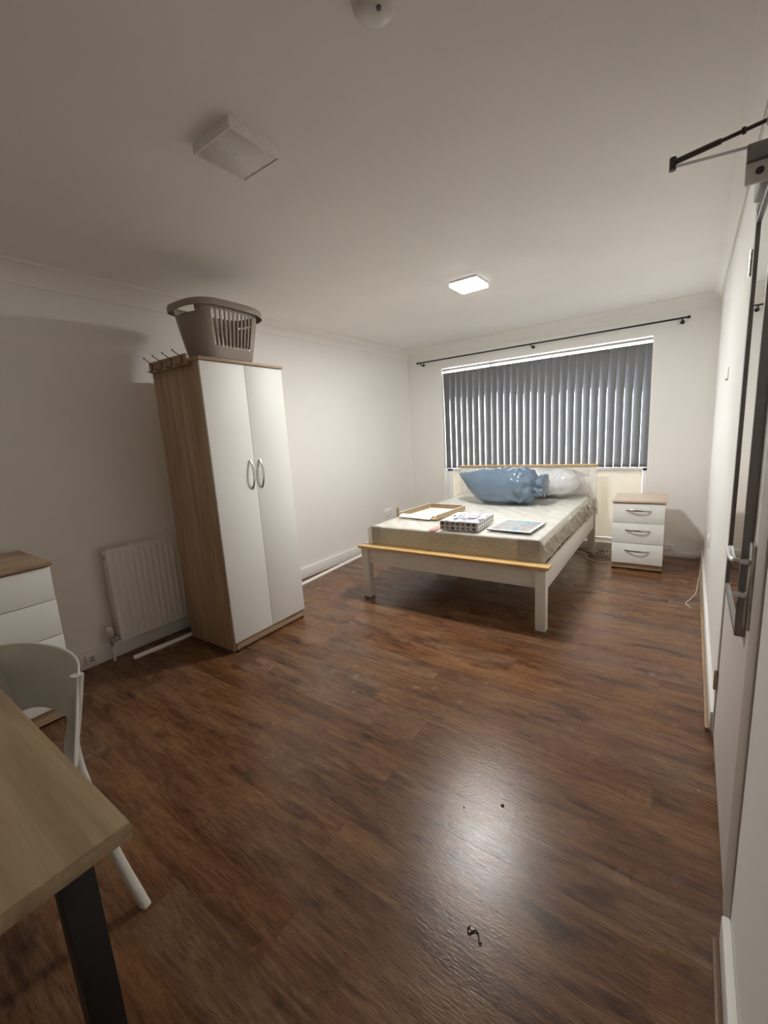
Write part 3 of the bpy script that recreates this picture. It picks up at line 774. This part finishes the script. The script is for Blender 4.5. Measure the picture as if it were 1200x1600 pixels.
# mattress with its clear polythene cover (rests on the bed)
mt = thing('mattress', 'cream mattress still wrapped in clear wrinkled polythene on the bed', 'mattress', (-0.712, 2.683, 0.384), 0.025)
MX0, MX1, MY0, MY1, MH = -1.415, -0.062, 0.086, 1.99, 0.212
bm = bmesh.new(); add_box(bm, MX0, MX1, MY0, MY1, 0, MH, 0.014, 3)
core = obj('mattress_core', bm, [M['mattress'], M['mattress_side']], mt, True)
for p in core.data.polygons:
    if p.normal.z < 0.5: p.material_index = 1
for x0, x1 in ((MX0 - 0.004, MX0 + 0.085), (MX1 - 0.145, MX1 + 0.004)):
    bm = bmesh.new(); add_box(bm, x0, x1, MY0 - 0.004, MY0 + 0.10, 0.004, MH - 0.004, 0.004); obj('corner_protector', bm, M['corner_card'], mt, True)
# film: subdivided shell pulled out at the corners and wrinkled
def film():
    NXs, NYs = 96, 120
    bm = bmesh.new(); X0, X1, Y0, Y1 = MX0 - 0.03, MX1 + 0.035, MY0 - 0.02, MY1 + 0.02
    prof = []                       # unrolled across x: side, top, side
    side = 10
    def wr(p, s, a): return a * noise.fractal(Vector(p) * s, 0.9, 2.0, 4)
    rows = []
    for j in range(NYs + 1):
        y = Y0 + (Y1 - Y0) * j / NYs; row = []
        cols = [(X0, s / side, 'L') for s in range(side)] + [(X0 + (X1 - X0) * i / NXs, 1, 'T') for i in range(NXs + 1)] + [(X1, 1 - s / side, 'R') for s in range(1, side + 1)]
        for (x, hz, kind) in cols:
            z = hz * (MH + 0.006) + (1 - hz) * 0.045
            if kind == 'T':
                ex = min(x - X0, X1 - x); z -= 0.035 * max(0, 1 - ex / 0.05) ** 2
                rid = noise.noise(Vector((x * 9 - y * 3.2, y * 1.1, 3.1)))
                z += 0.010 * max(0, rid) + 0.006 * max(0, noise.noise(Vector((x * 22 - y * 6, y * 2.1, 7.7)))) + wr((x, y, 0), 6, 0.003) + 0.002
                z = max(z, MH + 0.0025) if ex > 0.035 else z
                p = (x, y, z)
            else:
                sg = 1 if kind == 'R' else -1
                q1 = noise.noise(Vector((y * 7 + z * 13 * sg, z * 3, 5.0))); q2 = noise.noise(Vector((y * 17 + z * 30, z * 3, 9.0)))
                rid = 1.1 * (1 - abs(q1) * 3.2) + 0.9 * (1 - abs(q2) * 3.2) - 0.6
                near_head = max(0, (y - 0.7)) * 0.016
                p = (x + sg * (0.012 * rid + near_head * (1 + rid) - 0.018 * (1 - hz)), y, z)
            row.append(bm.verts.new(p))
        rows.append(row)
    for a, b in zip(rows[:-1], rows[1:]):
        for i in range(len(a) - 1): bm.faces.new((a[i], a[i + 1], b[i + 1], b[i]))
    # front and rear drops
    for row, Y in ((rows[0], Y0), (rows[-1], Y1)):
        prev = row
        top = [v.co.copy() for v in row]
        for s in range(1, 9):
            nr = []
            for i, c in enumerate(top):
                z = c.z * (1 - s / 8) + 0.03 * (s / 8)
                wv = 0.004 * noise.noise(Vector((c.x * 6, z * 14, Y)))
                nr.append(bm.verts.new((c.x, Y + (wv if Y < 1 else -wv), z)))
            for i in range(len(nr) - 1):
                try: bm.faces.new((prev[i], prev[i + 1], nr[i + 1], nr[i]))
                except ValueError: pass
            prev = nr
    return bm
fl = obj('polythene_cover', film(), M['film'], mt, True, 80)
fl['label'] = 'clear wrinkled polythene wrapping'
bm = bmesh.new(); add_box(bm, -0.875, -0.818, 0.075, 0.20, MH + 0.0125, MH + 0.0130)
wl = obj('warning_print', bm, M['red_print'], mt); wl['label'] = 'red warning print on the polythene'

ZM = 0.384 + MH + 0.016
# ------------------------------------------------------------------ things on the bed
def cushion_bag(L_, half_w, half_h, left_tip, tail, seed, flatten=0.35):
    """closed bag lofted along x; rings go from the sealed end to the tied end"""
    bm = bmesh.new(); rings = []; NR, NP = 90, 72
    for k in range(NR + 1):
        t = k / NR; ring = []
        if t < 0.88:                                   # full body with a sealed left end
            s = t / 0.88
            prof = (1 - (1 - min(1, s / 0.36)) ** 1.35) ** 0.92
            end = 1.0 if s < 0.76 else 0.42 + 0.58 * math.sqrt(max(0.0, 1 - ((s - 0.76) / 0.24) ** 2.2))
            w = half_w * max(0.03, min(1.0, 0.35 + 0.65 * prof)) * end; h = half_h * max(0.02, prof) * end
            cz = left_tip * (1 - min(1, s / 0.36)) ** 1.6
        else:                                          # gathered neck, then a short crumpled tail
            s = (t - 0.88) / 0.12
            fl_ = 0.42 + 0.20 * math.sin(min(1.0, s / 0.75) * PI / 2) if s < 0.85 else 0.62 * (1 - ((s - 0.85) / 0.15) * 0.75)
            w = half_w * fl_; h = half_h * fl_ * 0.92; cz = 0.10 * s
        x = -L_ / 2 + L_ * t
        for j in range(NP):
            th = 2 * PI * j / NP; c, s2 = math.cos(th), math.sin(th)
            gather = max(0.0, (t - 0.55) / 0.30) if t < 0.85 else 1.0
            pl = 1 + gather * 0.09 * math.sin(th * 7 + 9.0 * t + 1.5 * math.sin(t * 31)) + gather * 0.05 * math.sin(th * 13 - 14 * t + 1.3)
            yy = w * c * pl; zz = h * math.copysign(abs(s2) ** 0.85, s2) * pl
            p = Vector((x, yy, zz + cz * half_h))
            n_ = noise.noise(p * 9 + Vector((seed, 0, 0))) * 0.008 + noise.noise(p * 24 + Vector((0, seed, 0))) * 0.005 * (0.4 + 2.6 * gather)
            p += Vector((0, c, s2)) * n_
            p.z = max(p.z, -half_h * (1 - flatten * 0.35))
            ring.append(p)
        rings.append(ring)
    add_loft(bm, rings)
    return bm
hb, wb = 0.178, 0.21
bp_ = thing('bagged_duvet', 'large blue-grey polythene bag stuffed full and tied, on the mattress', 'bag', (-1.497, 4.06, ZM + 0.008 + hb * (1 - 0.35 * 0.35)), -0.02)
bm = cushion_bag(0.87, wb, hb, 0.72, True, 3.0)
obj('bag_body', bm, M['bag_blue'], bp_, True, 80)

def pillow_mesh(a, b, h, seed, grow=0.0, wr=0.0):
    bm = bmesh.new(); rings = []; NP = 120; NR = 48
    for k in range(NR + 1):
        ph = -PI / 2 + PI * k / NR; cz = math.sin(ph); r = max(0.02, math.cos(ph) ** 0.45)
        ring = []
        for j in range(NP):
            th = 2 * PI * j / NP
            x, y = sq(a * r, b * r, 3.0, th)
            p = Vector((x, y, h * math.copysign(abs(cz) ** 0.9, cz)))
            d = p.normalized() if p.length else Vector((0, 0, 1))
            p += d * (grow + wr * noise.fractal(p * 14 + Vector((seed, seed, 0)), 0.7, 2, 5))
            ring.append(p)
        rings.append(ring)
    add_loft(bm, rings); return bm
pb = thing('wrapped_pillow', 'white pillow in a clear crinkled bag leaning by the headboard', 'pillow', (-1.21, 4.50, ZM + 0.150), 0.02)
o = obj('pillow', pillow_mesh(0.325, 0.17, 0.118, 2.0, 0, 0.008), M['pillow'], pb, True, 80)
o = obj('clear_bag', pillow_mesh(0.355, 0.18, 0.126, 5.0, 0.010, 0.030), M['film_bag'], pb, True, 80)

# boxed set with diamond print
bx = thing('printed_box', 'shallow boxed set with black diamond print on the front edge of the mattress', 'box', (-1.505, 2.765, ZM + 0.001), 0.06)
bm = bmesh.new(); add_box(bm, 0, 0.295, 0, 0.36, 0, 0.066, 0.0015)
o = obj('box_body', bm, [M['diamond_front'], M['diamond_side'], M['box_top']], bx, False)
for p in o.data.polygons:
    p.material_index = 2 if p.normal.z > 0.7 else (1 if abs(p.normal.x) > 0.7 else 0)
bm = bmesh.new(); add_box(bm, 0.075, 0.235, 0.10, 0.26, 0.0662, 0.0668); o = obj('lid_panel', bm, M['grey_metal'], bx)
o['label'] = 'dark square picture on the lid'
bm = bmesh.new(); add_box(bm, 0.09, 0.22, 0.12, 0.24, 0.0669, 0.0673); obj('lid_picture', bm, M['box_top'], bx)

# framed print lying flat
pf = thing('picture_board', 'flat white-edged print with soft pink and blue colours lying on the mattress', 'picture', (-1.175, 2.858, ZM + 0.001), -0.03)
boxo('backing_board', M['dark_metal'], pf, 0, 0.315, 0, 0.37, 0, 0.006, bevel=0.001)
boxo('white_border', M['card_white'], pf, 0.001, 0.314, 0.001, 0.369, 0.006, 0.010, bevel=0.001)
bm = bmesh.new(); add_box(bm, 0.02, 0.295, 0.02, 0.35, 0.0101, 0.0106); obj('print', bm, M['picture'], pf)

# opened cardboard tray
tr = thing('cardboard_tray', 'opened shallow brown cardboard tray with a white flap folded out, on the mattress', 'box', (-2.075, 3.08, ZM + 0.001), -0.05)
TW, TD, TH = 0.385, 0.50, 0.040
def wallb(name, *a, mat='kraft'): return boxo(name, M[mat], tr, *a, bevel=0)
wallb('tray_base', 0, TW, 0, TD, 0, 0.003)
wallb('tray_wall', 0, 0.004, 0.0, TD, 0.003, TH); wallb('tray_wall', 0.004, TW - 0.004, TD - 0.004, TD, 0.003, TH); wallb('tray_wall', TW - 0.004, TW, 0.0, TD, 0.003, TH)
bm = bmesh.new()
add_box(bm, -0.003, 0.006, 0.0, TD, TH, TH + 0.002); add_box(bm, 0.006, TW - 0.006, TD - 0.006, TD + 0.002, TH, TH + 0.002); add_box(bm, TW - 0.006, TW + 0.003, 0.0, TD, TH, TH + 0.002)
add_box(bm, -0.002, 0.008, TD - 0.006, TD + 0.003, 0.004, TH + .001)
obj('folded_edge', bm, M['card_white'], tr)
bm = bmesh.new(); rings = [[(0.012, -0.030, 0.010), (0.012, 0.012, 0.030), (0.012, 0.014, 0.027), (0.012, -0.028, 0.006)], [(0.335, -0.040, 0.008), (0.335, 0.010, 0.030), (0.335, 0.012, 0.027), (0.335, -0.038, 0.004)]]
add_loft(bm, rings); o = obj('open_flap', bm, M['card_white'], tr); o['label'] = 'white front flap'
bm = bmesh.new(); add_box(bm, -0.034, -0.008, 0.0, 0.003, 0.001, 0.078); obj('corner_tab', bm, M['kraft'], tr)
bm = bmesh.new(); add_box(bm, 0.05, 0.33, 0.08, 0.44, 0.004, 0.012, 0.003); o = obj('packing_insert', bm, M['card_white'], tr, True)
# ------------------------------------------------------------------ bedside cabinet
def fronts_unit(name, label, cat, loc, rot, Wd, Dd, zt, tops, zpl, topmat, handle_len, group=None, hfrac=0.5, thick=0.020, ov=0.008):
    """cabinet facing +x of its own frame: fronts at x = 0, body towards -x, width along y"""
    t = thing(name, label, cat, loc, rot, group)
    bm = bmesh.new()
    add_box(bm, -Dd, -0.018, 0, 0.016, 0.010, zt - thick, 0.001); add_box(bm, -Dd, -0.018, Wd - 0.016, Wd, 0.010, zt - thick, 0.001)
    add_box(bm, -Dd, -Dd + 0.004, 0.016, Wd - 0.016, 0.05, zt - thick); add_box(bm, -Dd, -0.02, 0.016, Wd - 0.016, zpl - 0.018, zpl)
    obj('carcass', bm, M['oak'], t, True)
    boxo('top_panel', M[topmat], t, -Dd - 0.002, ov + 0.004, -ov, Wd + ov, zt - thick, zt, bevel=0.004)
    boxo('plinth', M['oak_y'], t, -0.045, -0.020, 0.0165, Wd - 0.0165, 0.014, zpl - 0.02, bevel=0.001)
    for z0, z1 in tops:
        d = boxo('drawer', M['white_lam'], t, -0.016, 0.0, 0.001, Wd - 0.001, z0, z1, bevel=0.0012)
        bow_handle(d, 0.0, (Wd * 0.5, z0 + (z1 - z0) * hfrac), handle_len, 'Y')
    for y in (0.012, Wd - 0.012):
        bm = bmesh.new(); add_box(bm, -0.036, -0.006, y - 0.010, y + 0.010, 0, 0.018, 0.002); obj('foot', bm, M['black_plastic'], t, True)
    return t
# facing the camera: rotate so that local +x points to -y and local +y points to +x
fronts_unit('bedside_cabinet', 'three-drawer bedside cabinet with white fronts, oak top and bow handles', 'bedside cabinet',
            (-0.543, 4.238, 0), -PI / 2 + 0.03, 0.394, 0.44, 0.640, [(0.068, 0.250), (0.254, 0.437), (0.441, 0.613)], 0.066, 'shine_oak', 0.185, hfrac=0.66)

# ------------------------------------------------------------------ chest of drawers by the left wall
fronts_unit('chest_of_drawers', 'white-fronted chest of drawers with oak top by the left wall beside the radiator', 'chest of drawers',
            (-2.53, -0.11, 0), 0.0, 0.768, 0.48, 0.826, [(0.086, 0.262), (0.266, 0.446), (0.450, 0.630), (0.634, 0.800)], 0.084, 'oak_y', 0.185, hfrac=0.55)

# ------------------------------------------------------------------ desk
dk = thing('desk', 'pale oak desk with a black metal frame in the near left corner', 'desk', (-0.71, 0.22, 0))
boxo('desktop', M['desk_oak'], dk, -1.20, 0, -0.60, 0, 0.712, 0.742, bevel=0.0025)
for x in (-0.052, -1.193):
    for y in (-0.100, -0.545):
        boxo('leg', M['black'], dk, x, x + 0.045, y, y + 0.045, 0, 0.712, bevel=0.002)
for x in (-0.45, -0.80): boxo('crossbar', M['black'], dk, x, x + 0.035, -0.505, -0.096, 0.682, 0.712, bevel=0.002)
for y in (-0.095, -0.54): boxo('crossbar', M['black'], dk, -1.148, -0.052, y, y + 0.035, 0.672, 0.712, bevel=0.002)

# ------------------------------------------------------------------ chair tucked under the desk
CO = Vector((-1.423, 0.0926, 0)); CA = math.radians(12)
ch = thing('desk_chair', 'off-white moulded plastic chair with curved backrest tucked against the desk', 'chair', CO, CA)
def chair():
    inv = Matrix.Rotation(-CA, 4, 'Z')
    TM = 1.0
    bm = bmesh.new(); NA, NZ = 44, 14
    def bpt(a, v, off):
        th = a * TM
        x = (0.226 + off) * math.sin(th) / math.sin(TM)
        yb = 0.196 + (0.072 + off) * (math.cos(th) - math.cos(TM)) / (1 - math.cos(TM))
        zlo = 0.605 - 0.120 * abs(a) ** 2.6; zhi = 0.790 - 0.018 * abs(a) ** 5
        z = zlo + (zhi - zlo) * v
        sh = 1.0 - 0.42 * max(0.0, 0.78 - z) * abs(a) ** 2
        return Vector((x * sh, yb + (z - 0.78) * 0.16, z))
    g = [[bpt(-1 + 2 * i / NA, k / NZ, 0.005) for k in range(NZ + 1)] for i in range(NA + 1)]
    h = [[bpt(-1 + 2 * i / NA, k / NZ, -0.005) for k in range(NZ + 1)] for i in range(NA + 1)]
    add_loft(bm, [g[i] + list(reversed(h[i])) for i in range(NA + 1)])
    o = obj('backrest', bm, M['chair'], ch, True, 60)
    b_ = o.modifiers.new('soft', 'BEVEL'); b_.width = 0.003; b_.segments = 2; b_.limit_method = 'ANGLE'
    bm = bmesh.new(); rings = []
    for (f, z) in ((0.80, 0.428), (0.97, 0.432), (1.0, 0.442), (0.985, 0.452), (0.90, 0.455), (0.5, 0.447), (0.1, 0.443)):
        rings.append([(sq(0.205 * f, 0.200 * f, 3.2, 2 * PI * k / 48)[0], sq(0.205 * f, 0.200 * f, 3.2, 2 * PI * k / 48)[1] + 0.0, z) for k in range(48)])
    add_loft(bm, rings); obj('seat', bm, M['chair'], ch, True, 60)
    wpath = [(-1.256, 0.336, 0.776), (-1.31, 0.323, 0.62), (-1.334, 0.316, 0.56), (-1.345, 0.317, 0.50), (-1.338, 0.323, 0.435), (-1.318, 0.352, 0.20), (-1.252, 0.385, 0.0)]
    loc = [inv @ (Vector(p) - CO) for p in wpath]
    for sx in (1, -1):
        pts = smooth_pts([(p.x * sx, p.y, p.z) for p in loc], 7)
        n = len(pts); bm = bmesh.new(); rings = []
        for i, p in enumerate(pts):
            s = i / (n - 1); a = 0.013; bq = 0.0145 + 0.009 * math.exp(-((s - 0.5) / 0.2) ** 2)
            rings.append([p + Vector((sq(bq, a, 4, 2 * PI * k / 16)[0], sq(bq, a, 4, 2 * PI * k / 16)[1], 0)) for k in range(16)])
        add_loft(bm, rings); obj('leg', bm, M['chair'], ch, True, 50)
        pts = smooth_pts([(0.150 * sx, -0.10, 0.435), (0.160 * sx, -0.12, 0.30), (0.195 * sx, -0.17, 0.0)], 6)
        bm = bmesh.new(); rings = [[p + Vector((0.015 * math.cos(2 * PI * k / 16), 0.014 * math.sin(2 * PI * k / 16), 0)) for k in range(16)] for p in pts]
        add_loft(bm, rings); obj('leg', bm, M['chair'], ch, True, 50)
    boxo('seat_support', M['chair'], ch, -0.15, 0.15, -0.02, 0.02, 0.405, 0.431, bevel=0.003)
chair()

# ------------------------------------------------------------------ litter on the floor
bm = bmesh.new()
add_tube(bm, smooth_pts([(-0.418 + (x + 0.40) * 0.72 + 0.018, 0.846 + (y - 0.846) * 0.72, 0.003) for x, y in ((-0.428, 0.862), (-0.431, 0.846), (-0.420, 0.836), (-0.413, 0.848), (-0.402, 0.858), (-0.390, 0.852), (-0.376, 0.828), (-0.370, 0.833))], 6), 0.0017, 8)
tag(obj('curled_hair_tie', bm, M['black_plastic'], None, True), 'small dark curled strand lying on the bare floor in the foreground', 'strand')
for (x, y, r, nm) in ((-0.481, 1.271, 0.006, 'dark crumb on the floor right of the lamp reflection'), (-0.594, 1.191, 0.003, 'tiny dark speck on the floor left of the lamp reflection'), (-0.766, 1.106, 0.003, 'tiny dark speck furthest left of the lamp reflection'), (0.09, 1.70, 0.003, 'tiny pale speck on the floor beside the door')):
    bm = bmesh.new(); bmesh.ops.create_icosphere(bm, subdivisions=2, radius=r)
    for v in bm.verts:
        v.co *= 1 + 0.35 * noise.noise(v.co * 300 + Vector((x, y, 0)) * 9); v.co.z = v.co.z * 0.5
    lo = min(v.co.z for v in bm.verts)
    o = obj('crumb', bm, M['card_white'] if 'pale' in nm else M['black_plastic'], None, True); o.location = (x, y, -lo)
    tag(o, nm, 'crumb')
